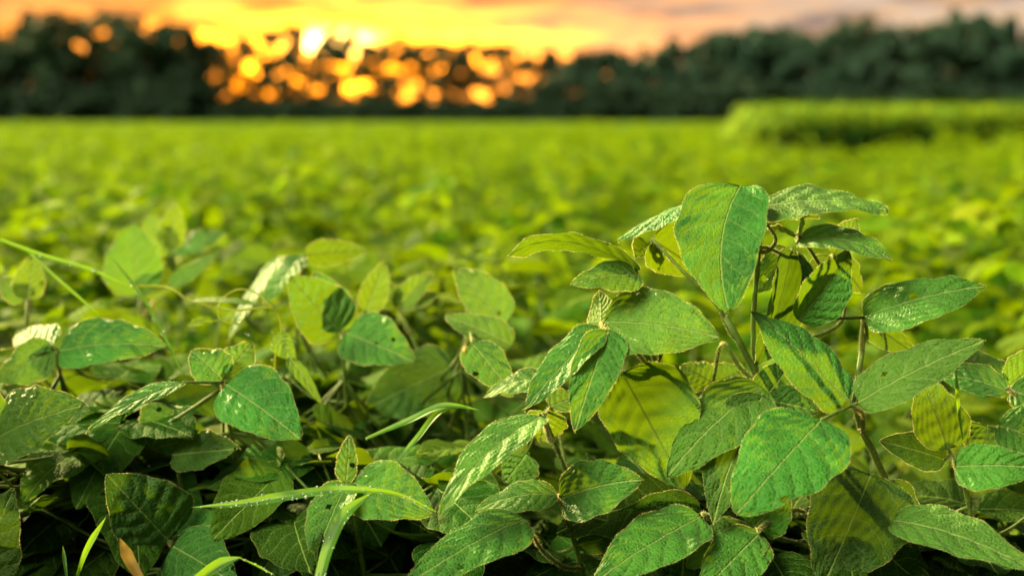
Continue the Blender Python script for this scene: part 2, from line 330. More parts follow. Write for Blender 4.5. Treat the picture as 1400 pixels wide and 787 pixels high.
# height of the skyline in photo pixels, read off along the picture
SX = [-400, 0, 30, 70, 130, 200, 250, 285, 330, 420, 520, 620, 700, 760, 850, 940, 1000, 1060, 1120, 1160, 1200, 1245, 1290, 1340, 1400, 1800]
SY = [30, 48, 30, 12, 26, 22, 36, 48, 42, 30, 36, 44, 60, 68, 66, 52, 38, 32, 40, 26, 34, 26, 12, 24, 42, 30]
def tree_at(px, d, h, kind, lab, grp, i):
    x = (px-700)/F_PX*d; r = empty('tree', (x, d, 0), random.random()*6.28); s = h/10; w = s*(random.uniform(.85, 1.1) if kind == 'lacy' else random.uniform(.62, .9))
    if kind == 'lacy': w = max(w, .9)*1.05
    r.scale = (max(w, .75), max(w, .75), s); tag(r, lab, 'tree', grp)
    cm, tm = (lacy if kind == 'lacy' else dense)[i % (5 if kind == 'lacy' else 6)]
    for nm, me in (('crown', cm), ('trunk', tm)):
        o = bpy.data.objects.new(nm, me); C.objects.link(o); o.parent = r
        if nm == 'crown' and px > 720: o.material_slots[0].link = 'OBJECT'; o.material_slots[0].material = M_TREER
    return r
SPECIAL = {70: 'tall dark tree rising highest at the left end of the forest', 1290: 'tallest dark tree of the forest, above the right part of the crop block',
           1160: 'pointed dark tree left of the tallest one at right', 1000: 'dark tree where the skyline steps up left of the crop block'}
i = 0
for px in np.arange(-330, 1760, 35):
    pj = px + random.uniform(-7, 7); near = min(SPECIAL, key=lambda k: abs(k-pj)); lab = None
    if abs(near-pj) < 18 and near in SPECIAL: lab = SPECIAL.pop(near); pj = near
    if not SPECIAL: SPECIAL = {99999: ''}
    isl = 285 < pj < 735; ty = float(np.interp(pj, SX, SY))
    d = TD + random.uniform(-3, 3); h = CAM_Z + (HOR-ty)*d/F_PX
    if isl:
        tree_at(pj, d, h*random.uniform(.78, 1.06), 'lacy', 'thin leafed tree in the lacy row that lets the orange sunset through', 'lacy trees before the sunset', i)
    else:
        gl = ('dark leafy tree in the blurred forest left of the sunset', 'forest trees left of the sunset') if pj < 500 else ('dark leafy tree in the blurred forest right of the sunset', 'forest trees right of the sunset')
        gap = 78 < pj < 240 or 1120 < pj < 1275
        if gap: tree_at(pj+12, d-4, h*random.uniform(.95, 1.03), 'lacy', 'thin crowned tree letting sky spots through, among the darker forest trees', 'thin crowned trees within the forest', i)
        tree_at(pj, d, h*(.70 if gap and not lab else 1), 'dense', lab or gl[0], None if lab else gl[1], i)
        d2 = TD + 9 + random.uniform(-3, 3); p2 = pj + 22; t2 = float(np.interp(p2, SX, SY)) + random.uniform(2, 14)
        if not 285 < p2 < 735: tree_at(p2, d2, (CAM_Z+(HOR-t2)*d2/F_PX)*(.68 if 70 < p2 < 240 or 1120 < p2 < 1275 else 1), 'dense', gl[0], gl[1], i+3)
    for k in range(2):
        sx = pj + 22*k + random.uniform(-5, 5); ds = TD - 6 - 3*k
        o = bpy.data.objects.new('shrub', shrub[(i+k) % 4]); C.objects.link(o); o.location = ((sx-700)/F_PX*ds, ds, -.2)
        sc = random.uniform(.75, 1.0) if isl else random.uniform(.9, 1.5); o.scale = (sc*1.05, sc, sc*(.80 if isl else 1)); o.rotation_euler = (0, 0, random.random()*6)
        tag(o, 'dark shrub of the undergrowth along the foot of the forest', 'shrub', 'undergrowth along the forest edge')
    i += 1
# understorey behind: one far-off mass that closes the forest between the trunks
mb = MB(); n = 26000; xs = rng.uniform(-150, 150, n); pxs = 700+xs/240*F_PX
topz = CAM_Z+(HOR-np.interp(pxs, SX, SY))*240/F_PX; topz = topz*np.where(((pxs > 70) & (pxs < 240)) | ((pxs > 1120) & (pxs < 1275)), .8, 1); topz = np.where((pxs > 275) & (pxs < 745), 3.1+.7*np.sin(xs*.7), topz*.80)
p = np.stack([xs, 241+rng.uniform(0, 7, n), topz*rng.random(n)**.8], 1); a = rng.normal(0, 1, (n, 3)); a /= np.linalg.norm(a, axis=1)[:, None]
b = np.cross(a, rng.normal(0, 1, (n, 3))); b /= np.linalg.norm(b, axis=1)[:, None]; s = rng.uniform(.3, .75, (n, 1))
mb.add(np.stack([p-a*s, p-b*s*.7, p+a*s, p+b*s*.7], 1).reshape(-1, 3), np.arange(n*4).reshape(-1, 4))
tag(mb.obj('forest_depth', [M_TREE], None, False), 'dark mass of the deeper forest seen between the edge trees', 'forest', None, 'stuff')

# ------------------------------------------------------------------ block of taller crop on the right
M_CROP = simple('crop_leaf', (.014, .052, .004), .6, .15, .06, (.25, .40, .01), 3)  # shade of the block's front face put into a darker leaf colour
M_CROPT = simple('crop_leaf_sunlit', (.13, .25, .015), .6, .2, .34, (.45, .60, .02), 3)  # top leaves of the same crop: sunlight painted in as a brighter colour
mb = MB()
def crop_stalk(x, y, h):
    n = random.randint(9, 12); a0 = random.random()*6.28
    V = []; Fc = []
    st = np.array([[x-.008, y, 0], [x+.008, y, 0], [x+.004, y+.01, h], [x-.004, y+.01, h]]); mb.add(st, [[0, 1, 2, 3]])
    for k in range(n):
        a = a0 + k*2.4 + random.uniform(-.4, .4); z = h*(.12+.80*k/n); L = random.uniform(.35, .55); dx, dy = math.cos(a), math.sin(a); w = .035
        t = np.array([0, .35, .7, 1.])[:, None]; c = np.array([x, y, z]) + t*L*np.array([dx, dy, 0])*.8 + (t*(1.2-1.15*t))*L*np.array([0, 0, .9])
        sd = np.array([-dy, dx, 0])*w*np.array([.7, 1, .7, .05])[:, None]
        mb.add(np.concatenate([c-sd, c+sd]), [[0, 1, 5, 4], [1, 2, 6, 5], [2, 3, 7, 6]], 1 if k >= n-3 else 0)
for r in range(30):
    y = 19.5 + r*.45 if r < 14 else 25.8+(r-14)*1.0; x0 = .155*y + random.uniform(-.05, .05)
    x = x0
    while x < .42*y + 4.5:
        e = min(1, (x-x0)/.8+.55)
        crop_stalk(x+random.uniform(-.04, .04), y+random.uniform(-.06, .06), 1.30*random.uniform(.97, 1.02)*e + .003*(y-19)); x += random.uniform(.05, .09) if r < 9 else random.uniform(.08, .14)
tag(mb.obj('corn_stand', [M_CROP, M_CROPT], None, True), 'taller block of green crop standing behind the soybeans at right', 'crop', None, 'stuff')

# ------------------------------------------------------------------ soybean plants grown by rule
def grow(r, H, R, nl, res, lsize=.085, collect=None, hairs=0):
    """returns (stem segments, [leaf = (petiole points, [leaflet kwargs x3])])"""
    leaves = []; stems = []
    lean = r.normal(0, .05, 2); top = np.array([lean[0], lean[1], H*.90])
    main = [np.array([0, 0, 0]), np.array([lean[0]*.3, lean[1]*.3, H*.45]), top]; stems.append((main, .0045, .0018))
    axes = [main]
    for k in range(3):
        a = r.random()*6.28; q = R*r.uniform(.35, .6); z0 = H*r.uniform(.12, .35)
        br = [np.array([0, 0, z0]), np.array([math.cos(a)*q*.7, math.sin(a)*q*.7, z0+H*.25]), np.array([math.cos(a)*q, math.sin(a)*q, H*r.uniform(.72, .88)])]
        axes.append(br); stems.append((br, .003, .0014))
    for k in range(nl):
        ax = axes[0] if r.random() < .4 else axes[r.integers(0, len(axes))]; t = .42+.58*r.random()**.75 if k % 3 else r.uniform(.15, .8)
        c = spline(ax, 20)[min(19, int(t*19.99))]; a = r.random()*6.28; pl = r.uniform(.07, .16)*(1.15-.4*t)
        out = np.array([math.cos(a), math.sin(a), 0]); node = c + out*pl*.75 + np.array([0, 0, pl*r.uniform(.35, .95)])
        node[2] = min(node[2], H*1.03); mid = (c+node)/2 + out*pl*.12 - np.array([0, 0, pl*.06])
        sz = lsize*r.uniform(.7, 1.2)*(1.0 if t < .85 else .75); tilt = r.normal(0, .35, 3)
        n0 = nrm(np.array([0, 0, 1]) + out*r.uniform(-.1, .55) + tilt); ls = []
        for da, f in ((0, 1.), (1.35, .9), (-1.35, .9)):
            ca, sa = math.cos(a+da), math.sin(a+da); d = np.array([ca, sa, r.uniform(-.75, .25)]); nn = nrm(n0 + np.array([ca, sa, 0])*r.uniform(-.1, .5)+r.normal(0, .15, 3))
            b0 = node + d*.006 + (out*.014 if da == 0 else 0)
            ls.append(dict(B=b0, T=b0+nrm(d)*sz*f, W=sz*f*r.uniform(.62, .80), N=nn, arch=r.uniform(.1, .9), fold=r.uniform(-.05, .5), cup=r.uniform(0, .25), twist=r.normal(0, .3), wave=.035, seed=float(r.random()), tint=float(np.clip(r.normal(.12, .2), -.2, .8)) if t < .9 else float(r.uniform(.3, .95))))
        leaves.append(([c, mid, node], ls))
    return stems, leaves
def plant_merged(seed, H, R, nl, res, mat, lsize=.085):
    r = np.random.default_rng(seed); st, lv = grow(r, H, R, nl, res, lsize); ms = MB(); mf = MB()
    for pts, a, b in st: tube(ms, pts, a, b, 7, 5)
    for pts, ls in lv:
        tube(ms, pts, .0014, .001, 4, 4)
        for k in ls: leaflet(mf, res=res, quilt=0, **k)
    return ms, mf
# where they stand: jittered rows over the visible wedge
HERO = []      # plants placed by hand keep a clear circle
def hero_spot(x, y, r): HERO.append((x, y, r))
for q in ((1010, 6, .15), (1210, 6, .15), (860, 2, .13), (640, 4, .13), (430, 6, .12), (300, 14, .12), (120, 16, .12), (40, 40, .10), (460, 38, .12), (650, 40, .12), (1380, 8, .12)):
    d = FOC+q[1]/100; hero_spot((q[0]-700)/F_PX*d, d, q[2])
spots = []
y = -1.5
while y < 46:
    stp = .22 if y < 2.2 else .30 if y < 4 else .40 if y < 16 else .5
    w = .40*max(y, 0)+1.0; x = -w + random.random()*.3
    while x < w:
        xx, yy = x+random.uniform(-.10, .10), y+random.uniform(-.12, .12); x += random.uniform(.34, .5)*(.62 if y < 2.2 else .72 if y < 4 else 1 if y < 16 else 1.15)
        if xx*xx + yy*yy < .12**2: continue
        if any((xx-a)**2+(yy-b)**2 < c**2 for a, b, c in HERO): continue
        if yy > 18.9 and xx > .155*yy-.15: continue
        
        if yy > 3 and random.random() < .20: continue
        spots.append((xx, yy))
    y += stp
def inview(x, y): return y > .75 and abs(x) < .375*y+.12
vis = sorted([s for s in spots if inview(*s)], key=lambda s: s[1]); rest = [s for s in spots if not inview(*s)]
NEAR = [s for s in vis if s[1] < 2.1]; vis2 = [s for s in vis if s[1] >= 2.1]
N_IND = 292 - len(NEAR) - 12
MIDP, FARP = vis2[:N_IND], vis2[N_IND:]
print('plants near', len(NEAR), 'mid', len(MIDP), 'far', len(FARP), 'rest', len(rest), 'mid limit', MIDP[-1][1])
mids = []
for k in range(8):
    ms, mf = plant_merged(100+k, .80, .26, 44, (5, 4), M_LEAFF)
    mids.append((ms.mesh('stem', [M_STEM]), mf.mesh('foliage', [M_LEAFF])))
for k, (x, y) in enumerate(MIDP):
    r = empty('soybean_plant', (x, y, 0), random.random()*6.28); s = random.uniform(.88, 1.08) + .13*math.sin(2.3*x+.8*y)*math.sin(1.9*y-.6*x); r.scale = (1.12, 1.12, s*(.99 if y > 3.6 else 1.12 if x < .3 else 1.02))
    for nm, me in zip(('stem', 'foliage'), mids[k % 8]):
        o = bpy.data.objects.new(nm, me); C.objects.link(o); o.parent = r
    tag(r, 'out of focus soybean plant standing in the field behind the front plants', 'soybean plant', 'blurred soybean plants out in the field')
# everything farther: one mass
temps = []
for k in range(6):
    _, mf = plant_merged(200+k, .80, .30, 24, (2, 2), M_LEAFF, .115)
    temps.append((np.concatenate(mf.v), np.concatenate(mf.f), np.concatenate(mf.uv), np.concatenate(mf.lc), np.concatenate(mf.ti)))
mb = MB()
for k, (x, y) in enumerate(FARP + [s for s in rest]):
    v, f, uv, lc, ti = temps[k % 6]; a = random.random()*6.28; c_, s_ = math.cos(a), math.sin(a); s = random.uniform(.84, 1.08) + .14*math.sin(1.1*x+.4*y)*math.sin(.9*y-.3*x)
    w = np.stack([v[:, 0]*c_-v[:, 1]*s_+x, v[:, 0]*s_+v[:, 1]*c_+y, v[:, 2]*s*(.97 if y < .75 else 1)], 1); mb.add(w, f, 0, uv, lc); mb.ti[-1] = ti
for q in range(30):      # taller plants added unseen beyond the left edge to shade the lower left
    v, f, uv, lc, ti = temps[q % 6]; x, y = random.uniform(-1.2, -.70), random.uniform(.10, 1.0)
    mb.add(v*np.array([.8, .8, 1.55]) + np.array([x, y, 0]), f, 0, uv, lc); mb.ti[-1] = ti
tag(mb.obj('soybean_field', [M_LEAFF]), 'far part of the soybean field merging into a blurred green surface', 'soybean field', None, 'stuff')

# ------------------------------------------------------------------ plants of the front, leaf by leaf
def leaf_object(root, origin, petiole, lss, fine, hairs, res):
    mb = MB(); tube(mb, petiole, .0017 if fine else .0016, .0010, 12, 8, 0, 420 if hairs else 0, 1)
    lf = mb.obj('leaf', [M_STEM, M_HAIR], root, True, origin)
    for k in lss:
        m2 = MB(); leaflet(m2, res=res, hairs=hairs, **k)
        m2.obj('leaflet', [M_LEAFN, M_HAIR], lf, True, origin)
    return lf
near_t = []
def near_template(seed):
    r = np.random.default_rng(seed); root = empty('soybean_plant', (0, 0, 0)); st, lv = grow(r, .80, .24, 42, None, .094)
    mb = MB()
    for pts, a, b in st: tube(mb, pts, a, b, 14, 7)
    mb.obj('stem', [M_STEM, M_HAIR], root)
    for pts, ls in lv: leaf_object(root, None, pts, ls, False, 0, (14, 10))
    return root
def copy_tree(o, parent=None):
    c = o.copy(); C.objects.link(c); c.parent = parent
    for ch in o.children: copy_tree(ch, c)
    return c
near_roots = [near_template(300+k) for k in range(6)]
def where(x, y):
    px = 700 + x/y*F_PX
    side = 'at the left edge' if px < 200 else 'left of the middle' if px < 560 else 'in the middle' if px < 840 else 'behind the tall plant' if px < 1200 else 'at the right edge'
    return side
used = {}
for k, (x, y) in enumerate(NEAR):
    root = near_roots[k] if k < 6 else copy_tree(near_roots[k % 6])
    root.location = (x, y, 0); root.rotation_euler = (0, 0, random.random()*6.28)
    px = 700 + x/y*F_PX; s = random.uniform(.96, 1.04)*(.98 if y > 1.45 else .92 if y > 1.12 else (1.055-.335*y)/.84)
    if px < 720 and 1.12 < y < 2.2: s = random.uniform(.97, 1.03)*(.97 if y < 1.3 else 1.05 if y < 1.5 else 1.10 if y < 1.75 else 1.15)
    root.scale = (1, 1, s)
    dep = 'close by' if y < 1.5 else 'second row' if y < 2.1 else 'third row' if y < 2.6 else 'fourth row'
    lab = f'leafy green soybean plant {where(x, y)}, {dep} from the front'
    tag(root, lab, 'soybean plant', 'soybean plants near the front')
    used.setdefault(lab, []).append((px, root))
ORD = ['leftmost', 'second from left', 'third from left', 'fourth from left', 'fifth from left', 'sixth from left']
for lab, l in used.items():
    if len(l) > 1:
        for j, (_, r) in enumerate(sorted(l, key=lambda t: t[0])): r['label'] = lab.replace('leafy green ', '') + f', {ORD[min(j, 5)]} there'

def hand_plant(name, label, base_px, base_cm, stems, leaves, cat='soybean plant', extra=None):
    """leaves: list of (petiole px points ending at the node, [(base, tip, w, n, opts)])"""
    d = FOC + base_cm/100; bx = (base_px-700)/F_PX*d; origin = np.array([bx, d, 0])
    root = empty(name, tuple(origin)); tag(root, label, cat, 'soybean plants placed closest')
    mb = MB(); sc = []
    for st, r0, r1 in stems:
        pts = [origin] if st[0] is None else [Q(st[0])]
        pts += [Q(p) for p in st[1:]]
        c = tube(mb, pts, r0, r1, 40, 12, 0, 2600, 1, bumpy=.02); sc.append(c)
    mb.obj('stem', [M_STEM, M_HAIR], root, True, origin)
    allc = np.concatenate(sc)
    for pet, ls in leaves:
        kk = []
        for (b, t, w, n, *op) in ls:
            op = dict(op[0]) if op else {}
            dm = FOC + (b[2]+t[2])/200; op.setdefault('arch', .35); op.setdefault('fold', .15)
            kk.append(dict(B=Q(b), T=Q(t), W=w/F_PX*dm, N=H3(n), **op))
        pts = [Q(p) for p in pet]
        # root the petiole on the nearest stem point that lies lower than its first given point
        low = allc[allc[:, 2] < pts[0][2]-.005]
        if len(low): 
            s0 = low[np.argmin(np.linalg.norm(low-pts[0], axis=1) + .25*np.abs(low[:, 2]-pts[0][2]+.05))]; pts = [s0, (s0+pts[0])/2+np.array([0, 0, -.004])] + pts
        node = pts[-1]
        lf_mb = MB(); tube(lf_mb, pts, .0017, .0012, 26, 9, 0, 1300, 1)
        for k in kk:
            if np.linalg.norm(k['B']-node) > .003: tube(lf_mb, [node, (node+k['B'])/2, k['B']], .0013, .0010, 5, 7, 0, 60, 1)
        lf = lf_mb.obj('leaf', [M_STEM, M_HAIR], root, True, origin)
        for k in kk:
            m2 = MB(); leaflet(m2, res=(60, 36), hairs=760, **k); m2.obj('leaflet', [M_LEAF, M_HAIR], lf, True, origin)
    # lower leaves on the same stems, canopy shade painted in as dark tint
    rr = np.random.default_rng(int(base_px)+5000)
    zt = min(c[:, 2].max() for c in sc)
    left = base_px < 700
    for q in range(46 if left else 24):
        c = sc[q % len(sc)]; zz = rr.uniform(.56, .88 if left else .80); zz = min(zz, c[:, 2].max()-.01); s0 = c[np.argmin(abs(c[:, 2]-zz))]
        a = rr.uniform(.0, math.pi) if left else rr.uniform(-.5, math.pi+.5); out = np.array([math.cos(a), math.sin(a), 0]); pl = rr.uniform(.06, .13)
        node = s0 + out*pl + np.array([0, 0, pl*rr.uniform(0, .4)]); lim = CAM_Z-(.180+.13*rr.random() if left else .26+.06*rr.random())*node[1]; node[2] = min(node[2], lim)
        lf_mb = MB(); tube(lf_mb, [s0, (s0+node)/2+np.array([0, 0, -.01]), node], .0015, .0011, 12, 7, 0, 40, 1)
        lf = lf_mb.obj('leaf', [M_STEM, M_HAIR], root, True, origin)
        for da in (0, 1.35, -1.35):
            d = nrm([math.cos(a+da), math.sin(a+da), rr.uniform(-.9, .1)]); L = rr.uniform(.065, .10)
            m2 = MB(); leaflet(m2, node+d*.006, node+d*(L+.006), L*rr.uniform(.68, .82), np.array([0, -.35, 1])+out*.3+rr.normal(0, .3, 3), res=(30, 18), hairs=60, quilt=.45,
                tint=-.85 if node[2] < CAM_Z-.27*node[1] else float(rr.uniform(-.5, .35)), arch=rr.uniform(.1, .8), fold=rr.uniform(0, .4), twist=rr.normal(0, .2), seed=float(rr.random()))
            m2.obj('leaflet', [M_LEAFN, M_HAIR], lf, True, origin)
    return root
a1 = dict
# the tall plant: crown of trifoliate leaves round the top
hand_plant('soybean_plant', 'tall soybean plant in sharp focus rising above the field at right', 1060, 4,
  [((None, (1120, 700, 4), (1066, 590, 3), (1035, 515, 3), (992, 432, 2)), .0050, .0026),
   ((None, (1120, 700, 5), (1060, 600, 5), (1030, 480, 5), (1034, 380, 4), (1040, 318, 4), (1046, 300, 4)), .0040, .0018),
   ((None, (1010, 690, 6), (930, 600, 5), (905, 520, 4), (884, 462, 3)), .0040, .0020)],
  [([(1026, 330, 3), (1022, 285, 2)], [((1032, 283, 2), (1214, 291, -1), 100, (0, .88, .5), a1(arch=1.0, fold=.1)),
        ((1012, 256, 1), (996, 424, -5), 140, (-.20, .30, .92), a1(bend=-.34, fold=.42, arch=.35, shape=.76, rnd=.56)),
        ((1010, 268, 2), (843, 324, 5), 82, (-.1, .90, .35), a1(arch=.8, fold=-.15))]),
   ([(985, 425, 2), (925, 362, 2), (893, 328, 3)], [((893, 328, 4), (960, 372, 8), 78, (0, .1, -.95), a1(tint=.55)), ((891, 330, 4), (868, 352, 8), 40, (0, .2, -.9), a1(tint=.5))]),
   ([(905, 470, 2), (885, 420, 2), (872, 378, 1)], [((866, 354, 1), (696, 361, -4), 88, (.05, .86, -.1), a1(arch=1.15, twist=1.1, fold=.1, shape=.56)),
        ((874, 377, 0), (780, 389, -2), 58, (.05, .62, .75), a1(arch=.5))]),
   ([(868, 478, 1), (838, 455, 1), (823, 444, 0)], [((827, 440, 0), (984, 462, -4), 112, (0, .42, .9), a1(arch=.3, fold=.08, bend=.06, shape=.60)),
        ((820, 448, 0), (716, 562, -2), 78, (-.45, .62, .6), a1(fold=.3)), ((832, 452, -1), (786, 590, -4), 78, (-.25, .3, .9), a1(fold=.35)), ((822, 442, 1), (818, 396, 4), 42, (.3, .1, -.9), a1(tint=.6))]),
   ([(895, 500, 2), (862, 512, 2), (850, 508, 2)], [((850, 510, 2), (936, 668, 0), 138, (-.25, .2, -.92), a1(fold=-.12, tint=.22, arch=-.3, shape=.66))]),
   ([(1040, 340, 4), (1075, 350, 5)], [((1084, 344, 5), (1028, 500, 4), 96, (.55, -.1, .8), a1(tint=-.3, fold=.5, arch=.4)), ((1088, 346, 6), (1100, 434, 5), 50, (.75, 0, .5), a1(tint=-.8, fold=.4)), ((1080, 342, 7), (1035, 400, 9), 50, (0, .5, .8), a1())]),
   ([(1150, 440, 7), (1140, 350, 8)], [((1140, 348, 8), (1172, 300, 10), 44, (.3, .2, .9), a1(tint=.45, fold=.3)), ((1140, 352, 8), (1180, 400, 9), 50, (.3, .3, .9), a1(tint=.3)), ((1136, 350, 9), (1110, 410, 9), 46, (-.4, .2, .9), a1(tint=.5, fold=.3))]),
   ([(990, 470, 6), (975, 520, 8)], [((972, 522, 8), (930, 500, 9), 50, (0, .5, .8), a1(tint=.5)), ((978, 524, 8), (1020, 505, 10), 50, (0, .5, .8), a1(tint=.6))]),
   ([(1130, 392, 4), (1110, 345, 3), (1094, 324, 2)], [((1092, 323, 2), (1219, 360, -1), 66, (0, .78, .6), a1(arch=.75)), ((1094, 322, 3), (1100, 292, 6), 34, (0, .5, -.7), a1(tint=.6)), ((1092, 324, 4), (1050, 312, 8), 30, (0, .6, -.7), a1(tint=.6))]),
   ([(1060, 330, 4), (1046, 302, 4)], [((1046, 302, 4), (1120, 296, 6), 36, (0, .7, -.6), a1(tint=.5, fold=.5)), ((1046, 300, 4), (1064, 276, 6), 24, (.6, .2, .6), a1(tint=.45, fold=.6)), ((1044, 302, 4), (1036, 268, 6), 24, (-.6, .2, .6), a1(tint=.4, fold=.6))]),
   ])
hand_plant('soybean_plant', 'broad soybean plant with the big bright leaf in front at right', 1215, 5,
  [((None, (1228, 700, 4), (1196, 622, 2), (1168, 562, 0), (1176, 500, 3), (1182, 440, 4)), .0055, .0022),
   ((None, (1150, 740, 6), (1075, 620, 4), (1048, 556, 3)), .0040, .0020)],
  [([(1180, 575, 0), (1164, 554, -3)], [((1122, 574, -5), (1007, 703, -10), 142, (-.15, .60, .78), a1(fold=.10, arch=.25, shape=.60, bend=.03, rnd=.56)),
        ((1160, 545, -3), (1025, 427, -2), 104, (.30, .55, .75), a1(arch=.35, fold=.1, shape=.58)), ((1173, 550, -3), (1347, 465, -5), 84, (-.08, .66, .72), a1(arch=.25, fold=.15))]),
   ([(1178, 455, 3), (1180, 434, 3)], [((1181, 431, 3), (1348, 393, 2), 92, (0, .70, .68), a1(arch=.45, bend=-.08)), ((1180, 436, 4), (1252, 488, 6), 56, (.1, .5, .8), a1(tint=.2)), ((1092, 437, 1), (1158, 342, 2), 88, (.45, .15, .85), a1(fold=.55, arch=.5, shape=.66))]),
   ([(1045, 552, 2), (1042, 540, 1)], [((1042, 531, 1), (912, 650, -1), 104, (-.25, .55, .78), a1(fold=.12, bend=-.10)), ((1042, 541, 0), (976, 716, -2), 92, (-.45, .15, .85), a1(tint=-.6, fold=.3, bend=-.12)), ((1044, 545, 2), (1086, 493, 3), 54, (.2, .4, .85), a1()), ((1046, 546, 2), (1118, 562, 1), 56, (.1, .4, .9), a1())]),
   ([(1222, 690, 2), (1214, 660, 1), (1192, 652, 0)], [((1190, 648, 0), (1122, 808, -3), 152, (-.1, .18, .95), a1(tint=-.75, fold=.08, shape=.56)), ((1205, 662, 2), (1230, 780, 4), 110, (.3, .2, .9), a1(tint=-.7))]),
   ([(1100, 700, 5), (1052, 712, 2), (1036, 724, 0)], [((1035, 724, 0), (938, 776, -3), 84, (-.25, .6, .75), a1(fold=.2)), ((1037, 729, -1), (955, 815, -5), 84, (-.1, .5, .85), a1(fold=.1)), ((1030, 720, 2), (1078, 668, 3), 74, (.1, .5, .85), a1())]),
   ([(1240, 730, 2), (1224, 716, -2)], [((1221, 714, -3), (1420, 780, -9), 84, (-.1, .74, .62), a1(arch=.45, shape=.56, bend=.05))]),
   ([(1130, 760, 5), (1010, 720, 3), (962, 702, -1)], [((957, 704, -1), (810, 800, -6), 104, (-.3, .62, .7), a1(fold=.2, arch=.4)), ((960, 700, 3), (786, 745, 4), 100, (0, -.3, .9), a1(tint=-.9, arch=.1)), ((966, 712, 2), (1000, 790, 1), 84, (.2, .3, .9), a1())]),
   ])
hand_plant('soybean_plant', 'soybean plant at the right edge with a yellow glowing leaf', 1350, 5,
  [((None, (1330, 740, 4), (1318, 660, 2), (1306, 636, 1)), .0042, .0020), ((None, (1420, 700, 8), (1400, 560, 5), (1380, 532, 4)), .0035, .002)],
  [([(1308, 640, 1), (1300, 620, 0)], [((1296, 613, 0), (1258, 511, 2), 80, (.1, -.1, .97), a1(tint=.55, arch=.15)), ((1292, 628, 1), (1203, 602, 2), 54, (0, .2, .95), a1(tint=-.7)), ((1306, 637, -2), (1424, 640, -4), 70, (0, .4, .9), a1(shape=.6, bend=.02))]),
   ([(1400, 600, 4), (1362, 586, 2)], [((1350, 582, 2), (1340, 642, 0), 78, (0, .45, .9), a1()), ((1366, 582, 2), (1440, 610, 0), 80, (0, .5, .85), a1())]),
   ([(1392, 545, 4), (1378, 532, 3)], [((1376, 531, 3), (1272, 517, 5), 72, (0, .80, .55), a1(arch=.6)), ((1380, 528, 4), (1430, 480, 6), 60, (.3, .3, .9), a1(tint=.3)), ((1374, 526, 6), (1290, 468, 10), 56, (0, .75, .6), a1(tint=.35)), ((1382, 534, 4), (1450, 560, 2), 60, (0, .5, .8), a1())]),
   ])
hand_plant('soybean_plant', 'low soybean plant with hanging grey green leaves left of the tall one', 760, 5,
  [((None, (800, 800, 6), (780, 720, 3), (765, 680, 0)), .0042, .0020), ((None, (790, 690, 7), (756, 600, 2), (742, 566, -2)), .0035, .0016)],
  [([(775, 690, 1), (766, 678, -1)], [((768, 682, -1), (879, 655, -3), 92, (.1, .48, .86), a1(arch=.35, fold=.25, bend=.1)), ((762, 675, 0), (650, 698, 0), 62, (-.1, .80, .55), a1(arch=.55))]),
   ([(748, 590, 0), (742, 572, -2)], [((738, 566, -4), (602, 712, -9), 80, (-.50, .52, .66), a1(arch=.5, fold=.2, shape=.56, bend=-.12)), ((748, 562, 1), (738, 602, 3), 60, (0, -.2, .9), a1(tint=.7)), ((752, 556, 3), (800, 540, 6), 40, (0, .5, .8), a1(tint=.2))]),
   ([(750, 760, 2), (720, 716, -3)], [((716, 712, -3), (551, 800, -9), 96, (-.25, .66, .68), a1(arch=.45, fold=.12, shape=.58))]),
   ([(770, 620, 8), (760, 530, 8)], [((754, 520, 8), (662, 542, 9), 56, (0, .82, .5), a1(arch=.7)), ((720, 620, 9), (690, 660, 9), 56, (.2, .5, .8), a1())]),
   ])
LP = 'soybean plant '
hand_plant('soybean_plant', LP+'behind the dewy grass blade at bottom centre', 480, 10,
  [((None, (500, 800, 9), (484, 700, 7), (478, 662, 6)), .0038, .0018)],
  [([(480, 680, 6), (478, 662, 6)], [((482, 660, 6), (592, 702, 3), 92, (0, .45, .88), a1(bend=.14)), ((474, 658, 6), (430, 772, 2), 76, (-.45, .25, .85), a1(fold=.3)), ((473, 660, 6), (478, 594, 9), 30, (.2, .2, .9), a1())]),
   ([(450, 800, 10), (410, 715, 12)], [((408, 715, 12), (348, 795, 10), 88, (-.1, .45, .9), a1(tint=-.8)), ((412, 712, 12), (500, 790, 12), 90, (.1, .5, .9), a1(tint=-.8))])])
hand_plant('soybean_plant', LP+'with a round dark leaf at bottom left', 210, 14,
  [((None, (250, 800, 12), (240, 760, 10), (234, 742, 8)), .0038, .0018)],
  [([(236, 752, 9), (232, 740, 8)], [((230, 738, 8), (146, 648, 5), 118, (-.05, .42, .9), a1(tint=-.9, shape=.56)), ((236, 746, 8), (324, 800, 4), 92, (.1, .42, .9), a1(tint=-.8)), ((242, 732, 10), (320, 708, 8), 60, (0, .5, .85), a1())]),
   ([(250, 700, 14), (240, 622, 13)], [((238, 622, 12), (326, 612, 9), 66, (0, .5, .85), a1(bend=-.1, tint=-.5)), ((238, 560, 14), (208, 612, 13), 78, (0, .3, .9), a1(tint=-.6))])])
hand_plant('soybean_plant', LP+'spreading three leaves from one joint, left of the middle', 330, 18,
  [((None, (330, 700, 16), (315, 590, 13), (305, 530, 11)), .0036, .0017)],
  [([(306, 540, 11), (304, 523, 10)], [((308, 524, 10), (412, 602, 5), 104, (0, .48, .88), a1(fold=.1)), ((303, 518, 10), (262, 480, 12), 60, (0, .55, .8), a1()), ((306, 516, 11), (345, 470, 14), 56, (.2, .5, .8), a1()), ((250, 522, 8), (118, 594, 3), 46, (-.2, .82, .5), a1(shape=.56))])])
